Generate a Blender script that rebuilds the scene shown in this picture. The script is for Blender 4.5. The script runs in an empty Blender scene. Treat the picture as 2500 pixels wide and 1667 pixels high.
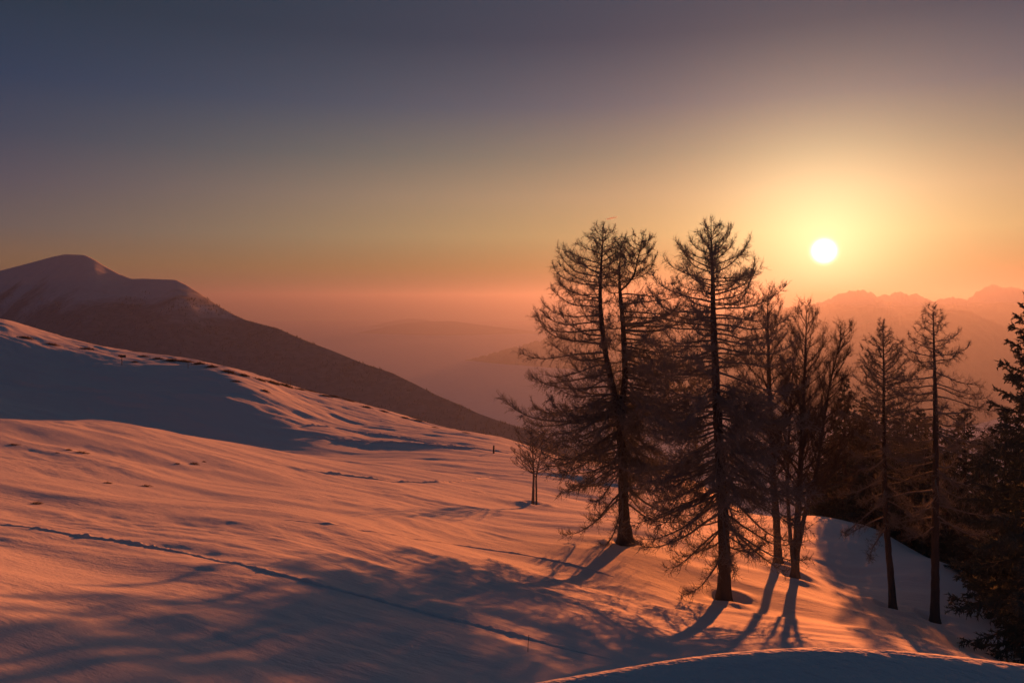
import bpy, math
import numpy as np
from mathutils import Vector

# ------------------------------------------------------------------ camera, sky, sun, exposure
scene = bpy.context.scene
COL = scene.collection
F_PX, CX, EYE = 1925.0, 1250.0, 733.0            # photograph: focal length, centre and eye level in its own pixels
cam_d = bpy.data.cameras.new('camera')
cam_d.sensor_width = 36.0
cam_d.lens = 36.0 * F_PX / 2500.0
cam_d.shift_y = -(833.5 - EYE) / 2500.0
cam_d.clip_start, cam_d.clip_end = 0.05, 250000.0
cam = bpy.data.objects.new('camera', cam_d)
cam.rotation_euler = (math.radians(90), 0, 0)
COL.objects.link(cam)
scene.camera = cam

SUN_AZ = math.atan2(2012 - CX, F_PX)
SUN_EL = math.atan2((EYE - 613), math.hypot(F_PX, 2012 - CX))
SUN = np.array([math.sin(SUN_AZ) * math.cos(SUN_EL), math.cos(SUN_AZ) * math.cos(SUN_EL), math.sin(SUN_EL)])

scene.view_settings.view_transform = 'Standard'
scene.view_settings.look = 'None'
scene.view_settings.gamma = 1.0
scene.view_settings.use_curve_mapping = False
EXPO = 0.78
scene.view_settings.exposure = EXPO
scene.render.engine = 'CYCLES'
cy = scene.cycles
cy.use_denoising = True
cy.denoising_prefilter = 'ACCURATE'
cy.max_bounces, cy.diffuse_bounces, cy.glossy_bounces = 6, 3, 2
cy.transmission_bounces, cy.volume_bounces, cy.transparent_max_bounces = 2, 1, 8
cy.sample_clamp_indirect = 2.0

world = bpy.data.worlds.new('World')
scene.world = world
world.use_nodes = True


class NB:
    """tiny node-building helper"""
    def __init__(s, tree):
        s.t = tree
        s.t.nodes.clear()

    def n(s, typ, **kw):
        nd = s.t.nodes.new(typ)
        for k, v in kw.items():
            setattr(nd, k, v)
        return nd

    def put(s, sock, val):
        if hasattr(val, 'is_linked') or hasattr(val, 'links'):
            s.t.links.new(val, sock)
        else:
            sock.default_value = val

    def m(s, op, a, b=None, c=None, clamp=False):
        nd = s.n('ShaderNodeMath', operation=op, use_clamp=clamp)
        for i, v in enumerate((a, b, c)):
            if v is not None:
                s.put(nd.inputs[i], v)
        return nd.outputs[0]

    def vm(s, op, a, b=None, out=0):
        nd = s.n('ShaderNodeVectorMath', operation=op)
        s.put(nd.inputs[0], a)
        if b is not None:
            s.put(nd.inputs['Scale' if op == 'SCALE' else 1], b)
        return nd.outputs[out]

    def mix(s, f, a, b):
        nd = s.n('ShaderNodeMix', data_type='RGBA')
        s.put(nd.inputs[0], f)
        s.put(nd.inputs[6], a)
        s.put(nd.inputs[7], b)
        return nd.outputs[2]

    def ramp(s, f, stops):
        nd = s.n('ShaderNodeValToRGB')
        cr = nd.color_ramp
        cr.interpolation = 'LINEAR'
        while len(cr.elements) < len(stops):
            cr.elements.new(0.5)
        for e, (p, c) in zip(cr.elements, stops):
            e.position = p
            e.color = (*c, 1)
        s.put(nd.inputs[0], f)
        return nd.outputs[0]


def lin(c, k=1.0):
    return tuple(k * (((v / 255) + 0.055) / 1.055) ** 2.4 if v > 10 else k * v / 255 / 12.92 for v in c)


K = 1.0 / 2 ** EXPO
w = NB(world.node_tree)
tc = w.n('ShaderNodeTexCoord')
d = w.vm('NORMALIZE', tc.outputs['Generated'])
sep = w.n('ShaderNodeSeparateXYZ')
w.t.links.new(d, sep.inputs[0])
theta = w.m('ARCCOSINE', w.m('MINIMUM', w.vm('DOT_PRODUCT', d, tuple(SUN), out=1), 1.0))
el01 = w.m('DIVIDE', w.m('MAXIMUM', w.m('ARCSINE', sep.outputs[2]), 0.0), 0.5, clamp=True)
ES = [0, .04, .08, .13, .18, .24, .32, .5]


def falloff(width, power):
    return w.m('POWER', 2.718, w.m('MULTIPLY', w.m('POWER', w.m('DIVIDE', theta, width), power), -1.0))


def ladder(cols):
    return w.ramp(el01, [(e / 0.5, tuple(K * v for v in c)) for e, c in zip(ES, cols)])


acc = ladder([(0.17, 0.10, 0.06), (0.16, 0.10, 0.065), (0.045, 0.045, 0.092), (0.010, 0.020, 0.090), (0.006, 0.021, 0.085), (0.006, 0.026, 0.076), (0.013, 0.030, 0.053), (0.015, 0.028, 0.047)])
acc = w.vm('ADD', acc, w.vm('SCALE', ladder([(0.0, 0.0, 0.0), (0.18, 0.13, 0.01), (0.41, 0.33, 0.06), (0.37, 0.32, 0.095), (0.19, 0.215, 0.085), (0.07, 0.105, 0.085), (0.0094, 0.032, 0.0526), (0.0085, 0.0288, 0.0473)]), falloff(0.75, 2)))
acc = w.vm('ADD', acc, w.vm('SCALE', ladder([(0.0, 0.0, 0.0), (0.0, 0.0, 0.0), (0.08, 0.0, 0.0), (0.13, 0.0, 0.0), (0.09, 0.0, 0.0), (0.05, 0.0, 0.0), (0.0, 0.0, 0.0), (0.0, 0.0, 0.0)]), falloff(0.4, 1.5)))
acc = w.vm('ADD', acc, w.vm('SCALE', tuple(K * v for v in (0.30, 0.15, 0.03)), falloff(0.15, 1.6)))
acc = w.vm('ADD', acc, w.vm('SCALE', tuple(K * v for v in (0.85, 0.78, 0.46)), falloff(0.088, 1.25)))
acc = w.vm('ADD', acc, w.vm('SCALE', (9.0 * K, 8.6 * K, 7.0 * K), falloff(0.0106, 3.0)))        # the disc of the sun, burnt out
sky = w.n('ShaderNodeTexSky', sky_type='NISHITA', sun_disc=False, sun_elevation=SUN_EL, sun_rotation=SUN_AZ,
          altitude=1600.0, air_density=1.0, dust_density=3.0, ozone_density=2.0)
bg1 = w.n('ShaderNodeBackground')
w.put(bg1.inputs[0], sky.outputs[0])
bg1.inputs[1].default_value = 0.0004
bg2 = w.n('ShaderNodeBackground')
w.put(bg2.inputs[0], acc)
add = w.n('ShaderNodeAddShader')
w.t.links.new(bg1.outputs[0], add.inputs[0])
w.t.links.new(bg2.outputs[0], add.inputs[1])
wo = w.n('ShaderNodeOutputWorld')
w.t.links.new(add.outputs[0], wo.inputs[0])

sun_d = bpy.data.lights.new('sun', 'SUN')
sun_d.energy = 5.0
sun_d.angle = math.radians(0.7)
sun_d.color = (1.0, 0.225, 0.05)
sun_o = bpy.data.objects.new('sun', sun_d)
sun_o.rotation_euler = Vector(-SUN).to_track_quat('-Z', 'Y').to_euler()
COL.objects.link(sun_o)

HAZE_DENSITY, HAZE_G, HAZE_TOP, HAZE_R = 8.0e-5, 0.6, 268.0, 40000.0
FLOOR_Z = -1000.0

# ------------------------------------------------------------------ numpy helpers
_perm = np.random.default_rng(7).permutation(512)
_ang = np.random.default_rng(8).uniform(0, 2 * np.pi, 512)


def perlin(x, y, seed=0):
    x = np.asarray(x, float); y = np.asarray(y, float)
    xi = np.floor(x).astype(np.int64); yi = np.floor(y).astype(np.int64)
    xf, yf = x - xi, y - yi
    u = xf * xf * xf * (xf * (xf * 6 - 15) + 10); v = yf * yf * yf * (yf * (yf * 6 - 15) + 10)

    def g(ix, iy, fx, fy):
        h = _perm[(_perm[(ix + seed * 37) & 511] + iy) & 511]
        a = _ang[h]
        return np.cos(a) * fx + np.sin(a) * fy
    a = g(xi, yi, xf, yf); b = g(xi + 1, yi, xf - 1, yf)
    c = g(xi, yi + 1, xf, yf - 1); e = g(xi + 1, yi + 1, xf - 1, yf - 1)
    return (a + u * (b - a)) * (1 - v) + (c + u * (e - c)) * v * 1.0


def fbm(x, y, octs=4, seed=0, gain=0.5):
    r = 0; amp = 1.0
    for o in range(octs):
        r = r + amp * perlin(x * 2 ** o + 13.7 * o, y * 2 ** o - 7.3 * o, seed + o)
        amp *= gain
    return r


def smooth(a, b, x):
    t = np.clip((x - a) / (b - a), 0, 1)
    return t * t * (3 - 2 * t)


def ray(dx, dy):
    """photo position (in a 2352 px wide view) -> tangents right / down from eye level"""
    s = 2500.0 / 2352.0
    return (dx * s - CX) / F_PX, (dy * s - EYE) / F_PX


# ------------------------------------------------------------------ materials
def material(name):
    m = bpy.data.materials.new(name)
    m.use_nodes = True
    b = NB(m.node_tree)
    out = b.n('ShaderNodeOutputMaterial')
    p = b.n('ShaderNodeBsdfPrincipled')
    b.t.links.new(p.outputs[0], out.inputs[0])
    return m, b, p, out


STREAK = math.atan2(-0.45, 1.0)                      # wind ripples run across the sun


def snow_material(name, bump=1.0, tint=(0.79, 0.80, 0.83), grain=0.0055):
    m, b, p, out = material(name)
    t = b.n('ShaderNodeTexCoord')
    mp = b.n('ShaderNodeMapping')
    mp.inputs['Rotation'].default_value = (0, 0, -STREAK)
    b.put(mp.inputs[0], t.outputs['Object'])
    sc = b.vm('MULTIPLY', mp.outputs[0], (0.85, 2.7, 1.0))
    n1 = b.n('ShaderNodeTexNoise'); n1.inputs['Scale'].default_value = 1.0
    n1.inputs['Detail'].default_value = 5.0; n1.inputs['Roughness'].default_value = 0.62
    b.put(n1.inputs['Vector'], sc)
    n2 = b.n('ShaderNodeTexNoise'); n2.inputs['Scale'].default_value = 38.0
    n2.inputs['Detail'].default_value = 3.0
    b.put(n2.inputs['Vector'], t.outputs['Object'])
    n3 = b.n('ShaderNodeTexNoise'); n3.inputs['Scale'].default_value = 0.11
    n3.inputs['Detail'].default_value = 3.0
    b.put(n3.inputs['Vector'], t.outputs['Object'])
    mask = b.n('ShaderNodeMapRange'); mask.inputs[1].default_value = 0.38; mask.inputs[2].default_value = 0.66
    b.put(mask.inputs[0], n3.outputs[0])
    hgt = b.m('ADD', b.m('MULTIPLY', b.m('MULTIPLY', n1.outputs[0], 0.075 * bump), b.m('MULTIPLY_ADD', mask.outputs[0], 0.8, 0.25)),
              b.m('MULTIPLY', n2.outputs[0], grain))
    n4 = b.n('ShaderNodeTexNoise'); n4.inputs['Scale'].default_value = 7.0
    n4.inputs['Detail'].default_value = 4.0; n4.inputs['Roughness'].default_value = 0.7
    b.put(n4.inputs['Vector'], b.vm('MULTIPLY', mp.outputs[0], (0.55, 1.3, 1.0)))
    hgt = b.m('ADD', hgt, b.m('MULTIPLY', n4.outputs[0], grain * 4.0))
    bp = b.n('ShaderNodeBump'); bp.inputs['Strength'].default_value = 1.0; bp.inputs['Distance'].default_value = 1.0
    b.put(bp.inputs['Height'], hgt)
    b.t.links.new(bp.outputs[0], p.inputs['Normal'])
    colr = b.mix(n1.outputs[0], (*[c * 0.95 for c in tint], 1), (*tint, 1))
    b.put(p.inputs['Base Color'], colr)
    p.inputs['Roughness'].default_value = 0.75
    p.inputs['Specular IOR Level'].default_value = 0.08
    return m


def bark_material(name, c0, c1, scale=9.0, bump=0.02):
    m, b, p, out = material(name)
    t = b.n('ShaderNodeTexCoord')
    sc = b.vm('MULTIPLY', t.outputs['Object'], (1.0, 1.0, 0.22))
    n1 = b.n('ShaderNodeTexNoise'); n1.inputs['Scale'].default_value = scale
    n1.inputs['Detail'].default_value = 6.0; n1.inputs['Roughness'].default_value = 0.7
    b.put(n1.inputs['Vector'], sc)
    b.put(p.inputs['Base Color'], b.mix(n1.outputs[0], (*c0, 1), (*c1, 1)))
    bp = b.n('ShaderNodeBump'); bp.inputs['Distance'].default_value = bump
    b.put(bp.inputs['Height'], n1.outputs[0])
    b.t.links.new(bp.outputs[0], p.inputs['Normal'])
    p.inputs['Roughness'].default_value = 0.9
    p.inputs['Specular IOR Level'].default_value = 0.2
    return m


M_SNOW = snow_material('snow')
M_BANKSNOW = snow_material('bank_snow', bump=0.15, grain=0.009)
M_LARCH = bark_material('larch_bark', (0.05, 0.052, 0.055), (0.13, 0.13, 0.13))
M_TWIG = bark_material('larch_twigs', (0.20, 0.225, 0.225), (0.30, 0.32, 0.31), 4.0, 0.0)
M_BEECH = bark_material('beech_bark', (0.09, 0.09, 0.09), (0.20, 0.20, 0.19))
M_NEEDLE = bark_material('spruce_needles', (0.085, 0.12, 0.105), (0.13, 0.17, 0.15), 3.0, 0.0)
M_GRASS = bark_material('dry_grass', (0.10, 0.075, 0.045), (0.20, 0.15, 0.09), 8.0, 0.0)
M_WOOD = bark_material('weathered_wood', (0.09, 0.07, 0.055), (0.20, 0.165, 0.13), 14.0, 0.01)


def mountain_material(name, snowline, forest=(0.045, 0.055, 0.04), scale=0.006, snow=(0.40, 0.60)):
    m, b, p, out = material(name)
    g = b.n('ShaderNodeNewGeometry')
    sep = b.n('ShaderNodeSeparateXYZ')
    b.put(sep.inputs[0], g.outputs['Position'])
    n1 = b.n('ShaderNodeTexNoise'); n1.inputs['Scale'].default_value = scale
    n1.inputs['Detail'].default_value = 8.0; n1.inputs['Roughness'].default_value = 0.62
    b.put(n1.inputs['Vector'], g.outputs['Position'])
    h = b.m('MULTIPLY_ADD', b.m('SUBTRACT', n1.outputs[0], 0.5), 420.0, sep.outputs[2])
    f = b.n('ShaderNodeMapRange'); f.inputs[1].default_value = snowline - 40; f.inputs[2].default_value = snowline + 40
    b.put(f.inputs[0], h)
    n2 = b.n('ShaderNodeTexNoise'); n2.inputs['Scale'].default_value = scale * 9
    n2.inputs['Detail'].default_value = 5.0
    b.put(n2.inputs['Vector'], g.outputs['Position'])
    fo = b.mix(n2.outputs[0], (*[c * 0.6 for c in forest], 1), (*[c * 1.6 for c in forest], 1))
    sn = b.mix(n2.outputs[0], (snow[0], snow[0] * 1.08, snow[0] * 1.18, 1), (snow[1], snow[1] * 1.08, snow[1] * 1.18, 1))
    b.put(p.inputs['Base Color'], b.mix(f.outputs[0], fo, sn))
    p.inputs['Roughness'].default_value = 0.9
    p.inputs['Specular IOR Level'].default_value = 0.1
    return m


# ------------------------------------------------------------------ mesh / object helpers
def mesh_np(name, verts, quads=None, tris=None, smooth_shade=False):
    me = bpy.data.meshes.new(name)
    verts = np.asarray(verts, np.float32)
    me.vertices.add(len(verts))
    me.vertices.foreach_set('co', verts.ravel())
    loops, starts, totals = [], [], []
    off = 0
    for arr, k in ((quads, 4), (tris, 3)):
        if arr is not None and len(arr):
            arr = np.asarray(arr, np.int32)
            loops.append(arr.ravel())
            starts.append(off + np.arange(len(arr), dtype=np.int32) * k)
            totals.append(np.full(len(arr), k, np.int32))
            off += arr.size
    loops = np.concatenate(loops); starts = np.concatenate(starts)
    me.loops.add(len(loops)); me.polygons.add(len(starts))
    me.loops.foreach_set('vertex_index', loops)
    me.polygons.foreach_set('loop_start', starts)
    me.polygons.foreach_set('loop_total', np.concatenate(totals))
    if smooth_shade:
        me.polygons.foreach_set('use_smooth', np.ones(len(starts), bool))
    me.update(calc_edges=True)
    return me


def link(name, me, mat=None, parent=None, loc=None):
    o = bpy.data.objects.new(name, me)
    if mat is not None and me is not None and not me.materials:
        me.materials.append(mat)
    COL.objects.link(o)
    if parent is not None:
        o.parent = parent
    if loc is not None:
        o.location = loc
    return o


def tag(o, label=None, cat=None, group=None, kind=None):
    for k, v in (('label', label), ('category', cat), ('group', group), ('kind', kind)):
        if v:
            o[k] = v
    return o


def empty(name, loc):
    o = bpy.data.objects.new(name, None)
    o.empty_display_size = 0.3
    o.location = loc
    COL.objects.link(o)
    return o


def grid_quads(nr, nc):
    i = np.arange(nr - 1)[:, None] * nc + np.arange(nc - 1)[None, :]
    i = i.ravel()
    return np.stack([i, i + 1, i + nc + 1, i + nc], 1)


# ------------------------------------------------------------------ terrain height
def P(dx, dy, dist):
    u, v = ray(dx, dy)
    return (u * dist, dist, -v * dist)


CTRL = [P(*a) for a in (
    # foot of the trees and the field they stand on
    (1437, 1240, 50), (1662, 1370, 42), (1788, 1290, 52), (1825, 1320, 49), (2050, 1395, 47), (2147, 1420, 46),
    (1337, 1325, 40.7), (1176, 1350, 31.4), (1047, 1375, 26.75), (1176, 1568, 17), (600, 1568, 14.5), (0, 1568, 12),
    (1800, 1480, 30), (2100, 1500, 30), (1500, 1400, 36), (1500, 1540, 21),
    (0, 1205, 30), (0, 1100, 45), (0, 1020, 60), (600, 1310, 25), (600, 1200, 36), (600, 1100, 62), (300, 1100, 52), (300, 1300, 25),
    (900, 1200, 45), (900, 1100, 78), (900, 1300, 31), (1230, 1160, 75), (1130, 1042, 130), (1000, 1040, 125), (1050, 1240, 45), (1180, 1240, 49),
    # crest of the near field, hollow behind it
    (0, 960, 75), (200, 985, 90), (420, 1015, 100), (640, 1045, 112), (740, 1052, 118),
    # spur and edge of the shaded face
    (830, 1040, 128), (900, 1000, 150), (700, 975, 150), (610, 900, 172), (500, 851, 186), (400, 852, 187), (270, 852, 188), (100, 850, 186), (0, 850, 184),
    (560, 858, 192), (660, 905, 185), (800, 970, 168), (280, 836, 197), (420, 838, 205), (500, 872, 178), (400, 873, 178), (270, 873, 179), (120, 873, 177), (565, 890, 170), (640, 945, 156), (730, 1005, 138),
    # skyline
    (1165, 1010, 175), (1000, 980, 185), (870, 940, 200), (750, 908, 210), (640, 880, 220), (500, 840, 230), (380, 822, 236), (270, 808, 242), (120, 775, 248), (0, 745, 252),
    (1313, 1060, 150), (1600, 1110, 112), (1480, 1140, 90), (1870, 1185, 78), (2000, 1215, 69), (2060, 1265, 62), (2150, 1290, 58), (1950, 1330, 56), (1750, 1200, 76),
)]


def polar_pt(az_deg, r, z):
    a = math.radians(az_deg)
    return (r * math.sin(a), r * math.cos(a), z - (745.0 - EYE) / F_PX * r * math.cos(a) * (r > 10))


# hollow (hidden behind the crest)
for az, r, z in ((-33, 108, -16.5), (-33, 130, -19.5), (-28, 124, -21.5), (-24, 128, -22.6), (-19, 134, -24.2)):
    CTRL.append(polar_pt(az, r, z))
# falling away behind the skyline
for az, r, z in ((-45, 330, -18), (-33, 340, -30), (-24, 330, -42), (-12, 300, -52), (0, 270, -62), (6, 230, -58), (12, 190, -54), (20, 125, -42), (26, 100, -34), (33, 84, -31),
                 (-45, 600, -130), (-20, 600, -170), (0, 600, -200), (20, 500, -190), (33, 300, -120), (60, 300, -130), (60, 600, -230),
                 (-60, 600, -60), (-60, 300, 12), (33, 600, -230)):
    CTRL.append(polar_pt(az, r, z))
# outside the frame
for az, r, z in ((-60, 100, -2), (-60, 40, -5), (-60, 14, -4), (-90, 14, -3), (-90, 60, 0), (-90, 200, 16), (-90, 600, 10),
                 (45, 20, -10), (45, 45, -20), (45, 80, -34), (60, 20, -10), (60, 60, -30), (60, 130, -60), (90, 12, -6), (90, 60, -26), (90, 250, -110), (90, 600, -220),
                 (40, 50, -20.5), (36, 66, -23)):
    CTRL.append(polar_pt(az, r, z))
# ground under and just before the camera
for az in (-90, -55, -25, 0, 25, 55, 90):
    for r, z in ((1.0, -1.72), (2.0, -2.1), (4.0, -3.3), (8.0, -5.3 + 0.3 * (az < -20) - 0.5 * (az > 20))):
        CTRL.append(polar_pt(az, r, z))
CTRL = np.array(CTRL)


def tps_coords(x, y):
    return np.stack([np.arctan2(x, y) * 1.6, np.log(np.maximum(np.hypot(x, y), 0.5))], -1)


_cp = tps_coords(CTRL[:, 0], CTRL[:, 1])
_cv = -CTRL[:, 2] / np.hypot(CTRL[:, 0], CTRL[:, 1])


def _phi(r2):
    return 0.5 * r2 * np.log(np.maximum(r2, 1e-12))


_n = len(_cp)
_A = np.zeros((_n + 3, _n + 3))
_A[:_n, :_n] = _phi(((_cp[:, None] - _cp[None]) ** 2).sum(-1)) + np.eye(_n) * 3e-5
_A[:_n, _n] = 1; _A[:_n, _n + 1:] = _cp
_A[_n, :_n] = 1; _A[_n + 1:, :_n] = _cp.T
_W = np.linalg.solve(_A, np.concatenate([_cv, np.zeros(3)]))


def base_height(x, y):
    x = np.asarray(x, float); y = np.asarray(y, float)
    shp = np.broadcast(x, y).shape
    x = np.broadcast_to(x, shp).ravel(); y = np.broadcast_to(y, shp).ravel()
    out = np.empty(x.size)
    for s in range(0, x.size, 60000):
        c = tps_coords(x[s:s + 60000], y[s:s + 60000])
        r2 = (c[:, :1] - _cp[None, :, 0]) ** 2 + (c[:, 1:] - _cp[None, :, 1]) ** 2
        v = _phi(r2) @ _W[:_n] + _W[_n] + c @ _W[_n + 1:]
        out[s:s + 60000] = -v * np.hypot(x[s:s + 60000], y[s:s + 60000])
    return out.reshape(shp)


_cs, _sn = math.cos(STREAK), math.sin(STREAK)


WELLS = [(ray(dx, 0)[0] * dd, dd) for dx, dd in ((1437, 50), (1662, 42), (1788, 52), (1825, 49), (2050, 47), (2147, 46), (1228, 75))]


def height(x, y):
    """snow surface: smooth hill + wind drifts"""
    x = np.asarray(x, float); y = np.asarray(y, float)
    z = base_height(x, y)
    r = np.hypot(x, y)
    a = x * _cs + y * _sn; b = -x * _sn + y * _cs                 # along / across the ripples
    wob = 1.6 * fbm(a / 14, b / 9, 2, 3)
    patch = smooth(-0.15, 0.35, fbm(x / 17, y / 13, 2, 11))
    near = smooth(3, 12, r)
    d1 = 0.38 * fbm(a / 24, (b + wob) / 6.8, 3, 21)
    d2 = 0.085 * fbm(a / 4.6, (b + wob) / 1.5, 3, 31) * (0.25 + patch)
    d3 = 0.020 * fbm(a / 1.3, (b + wob) / 0.42, 2, 41) * (0.2 + patch) * smooth(130, 60, r)
    d2 = d2 + 0.055 * (0.3 - np.abs(fbm(a / 3.6, (b + wob) / 1.25, 3, 35))) * patch * smooth(120, 50, r)
    for wx, wy in WELLS:                                              # wind-scoured wells with a drift behind each trunk
        q = np.hypot(x - wx, y - wy)
        z = z - 0.22 * np.exp(-(q / 0.75) ** 2) + 0.13 * np.exp(-((q - 1.35) / 0.55) ** 2) * (1 + 0.6 * np.sin(3 * np.arctan2(x - wx, y - wy) + wx))
    farr = smooth(110, 170, r)
    d4 = farr * (0.55 * fbm(a / 40, (b + 3 * wob) / 11, 3, 51) + 0.45 * np.abs(fbm(a / 15, (b + wob) / 3.5, 3, 61)))
    far2 = smooth(260, 500, r) * 22 * fbm(x / 120, y / 120, 4, 71)
    return z + near * (d1 + d2 + d3) + d4 * (1 - smooth(400, 600, r)) + far2


def hit(dx, dy, r0=8.0, r1=330.0, n=1600):
    """point of the snow surface seen at a photo position"""
    u, v = ray(dx, dy)
    t = np.exp(np.linspace(math.log(r0), math.log(r1), n))
    h = height(u * t, t)
    below = np.nonzero(-v * t <= h)[0]
    k = below[0] if len(below) else int(np.argmin(-v * t - h))
    tt = t[k]
    return np.array([u * tt, tt, float(h[k])])


def at(dx, dist):
    u, _ = ray(dx, 0)
    x = u * dist
    return np.array([x, dist, float(height(x, dist))])


# ------------------------------------------------------------------ the setting
def build_snow_slope():
    az = np.radians(np.concatenate([np.linspace(-105, -41, 22, endpoint=False), np.linspace(-41, 41, 560), np.linspace(41, 105, 23)[1:]]))
    r = np.concatenate([np.exp(np.linspace(math.log(0.9), math.log(12), 60, endpoint=False)),
                        np.exp(np.linspace(math.log(12), math.log(290), 600, endpoint=False)),
                        np.exp(np.linspace(math.log(290), math.log(3200), 50))])
    R, A = np.meshgrid(r, az, indexing='ij')
    x, y = R * np.sin(A), R * np.cos(A)
    z = height(x, y)
    k = smooth(520, 3200, R)
    z = z * (1 - k) + (FLOOR_Z - 12) * k
    me = mesh_np('snow_slope', np.stack([x, y, z], -1).reshape(-1, 3), grid_quads(*R.shape)[:, ::-1], smooth_shade=True)
    tag(link('snow_slope', me, M_SNOW), kind='structure')


def build_valley():
    n = 72
    rr = np.array([0, 1200, 2500, 4500, 7000, 10000, 15000, 25000, HAZE_R - 300.0])
    vs, fs = [], []
    for r in rr:
        for k in range(n):
            a = 2 * math.pi * k / n
            x, y = r * math.sin(a), r * math.cos(a)
            vs.append((x, y, FLOOR_Z + (0 if r < 1500 else 26 * float(fbm(x / 1900, y / 1900, 3, 5)))))
    for i in range(len(rr) - 1):
        for k in range(n):
            fs.append((i * n + k, (i + 1) * n + k, (i + 1) * n + (k + 1) % n, i * n + (k + 1) % n))
    me = mesh_np('valley_floor', vs, np.array(fs)[:, ::-1], smooth_shade=True)
    tag(link('valley_floor', me, mountain_material('valley_ground', -1250, scale=0.0012, snow=(0.7, 0.85))), kind='structure')


def build_ridge(name, pts, dist, slope_f, slope_b, mat, rough, seed, cols=360, rows=90, dist_slope=0.0, jag=0.0):
    """a mountain whose skyline passes through the photo positions pts, standing at distance dist"""
    pu = np.array([ray(*p)[0] for p in pts]); pv = np.array([-ray(*p)[1] for p in pts])
    u = np.linspace(pu[0], pu[-1], cols)
    sky_t = np.interp(u, pu, pv)
    k = np.hanning(5); k /= k.sum()
    sky_t = np.convolve(np.pad(sky_t, 2, mode='edge'), k, 'valid')
    sky_t = sky_t + jag * (0.35 - np.abs(fbm(u * 70, u * 0 + seed, 5, seed, 0.62)))
    D0 = dist * np.exp(dist_slope * (u - pu[len(pu) // 3]))
    zr = sky_t * D0
    kw = max(9, cols // 7) | 1
    ks = np.hanning(kw + 2)[1:-1]; ks /= ks.sum()
    zs = np.convolve(np.pad(zr, kw // 2, mode='edge'), ks, 'valid')
    ts = np.concatenate([np.linspace(-1, 0, rows) ** 3 * 0.5 + np.linspace(-1, 0, rows) * 0.5, np.linspace(0, 1, rows // 3)[1:]])
    V = np.zeros((len(ts), cols, 3))
    for i, t in enumerate(ts):
        kz = float(smooth(0.0, 0.22, abs(t)))
        zt = zr * (1 - kz) + np.minimum(zs, zr + 12) * kz          # crisp skyline, soft flanks
        depth = zt - (FLOOR_Z - 10)
        run = np.maximum(depth, 20) / (slope_f if t < 0 else slope_b)
        dd = D0 + t * run
        prof = abs(t)
        prof = (0.35 * prof ** 2 + 0.65 * prof) if t < 0 else prof
        x, y = u * dd, dd
        z = zt - depth * prof
        amp = np.sin(np.pi * min(abs(t), 1) ** 0.7) * rough
        z = z + amp * (fbm(x / (rough * 6), y / (rough * 9), 5, seed) - 0.25)
        V[i, :, 0], V[i, :, 1], V[i, :, 2] = x, y, z
    me = mesh_np(name, V.reshape(-1, 3), grid_quads(len(ts), cols), smooth_shade=True)
    o = tag(link(name, me, mat), kind='structure')
    return o, V


build_snow_slope()
build_valley()

hill_pts = [(-420, 700), (-250, 672), (-120, 640), (0, 622), (80, 601), (120, 590), (150, 584), (195, 586), (215, 595), (240, 611), (275, 630), (302, 641), (330, 640), (405, 643),
            (430, 655), (465, 678), (500, 701), (530, 718), (560, 734), (640, 755), (700, 781), (765, 806), (830, 833), (900, 856), (950, 880), (1000, 906), (1060, 931), (1100, 950),
            (1140, 964), (1165, 972), (1230, 992), (1320, 1030), (1450, 1085), (1600, 1150)]
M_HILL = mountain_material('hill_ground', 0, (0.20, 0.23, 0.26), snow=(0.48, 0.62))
M_HILLWOOD = bark_material('rimed_conifers', (0.09, 0.115, 0.12), (0.17, 0.20, 0.21), 0.05, 0.0)
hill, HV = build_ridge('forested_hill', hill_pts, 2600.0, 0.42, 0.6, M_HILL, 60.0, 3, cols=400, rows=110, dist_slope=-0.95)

far_pts = [(1000, 850), (1250, 780), (1400, 745), (1600, 728), (1780, 712), (1850, 703), (1880, 697), (1905, 689), (1925, 678), (1945, 671), (1962, 669), (1980, 667), (1995, 670), (2010, 679), (2028, 680), (2048, 675),
           (2072, 672), (2088, 680), (2106, 676), (2120, 686), (2138, 692), (2160, 689), (2185, 685), (2205, 688), (2222, 690), (2240, 674), (2262, 662), (2280, 655), (2296, 661), (2312, 664),
           (2330, 660), (2352, 668), (2420, 676), (2560, 660), (2800, 700)]
M_FAR = mountain_material('far_range_ground', -60, (0.06, 0.06, 0.06), 0.002)
build_ridge('distant_range', far_pts, 13000.0, 0.30, 0.5, M_FAR, 110.0, 9, cols=760, rows=30, jag=0.0060)
mid_pts = [(1500, 900), (1640, 840), (1780, 800), (1900, 772), (2000, 742), (2060, 728), (2100, 717), (2150, 710), (2190, 712), (2228, 716), (2262, 732), (2310, 752), (2400, 770), (2700, 800)]
build_ridge('nearer_range', mid_pts, 9000.0, 0.32, 0.5, M_FAR, 70.0, 14, cols=400, rows=30, jag=0.0040)
build_ridge('low_hill', [(560, 815), (740, 782), (840, 760), (920, 744), (965, 739), (1040, 737), (1065, 741), (1150, 752), (1260, 764), (1500, 810)], 24000.0, 0.25, 0.4, M_FAR, 30.0, 19, cols=120, rows=40)
build_ridge('faint_hill', [(760, 772), (880, 742), (918, 734), (940, 731), (968, 733), (1010, 741), (1150, 770)], 30000.0, 0.25, 0.4, M_FAR, 20.0, 23, cols=80, rows=30)


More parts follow.
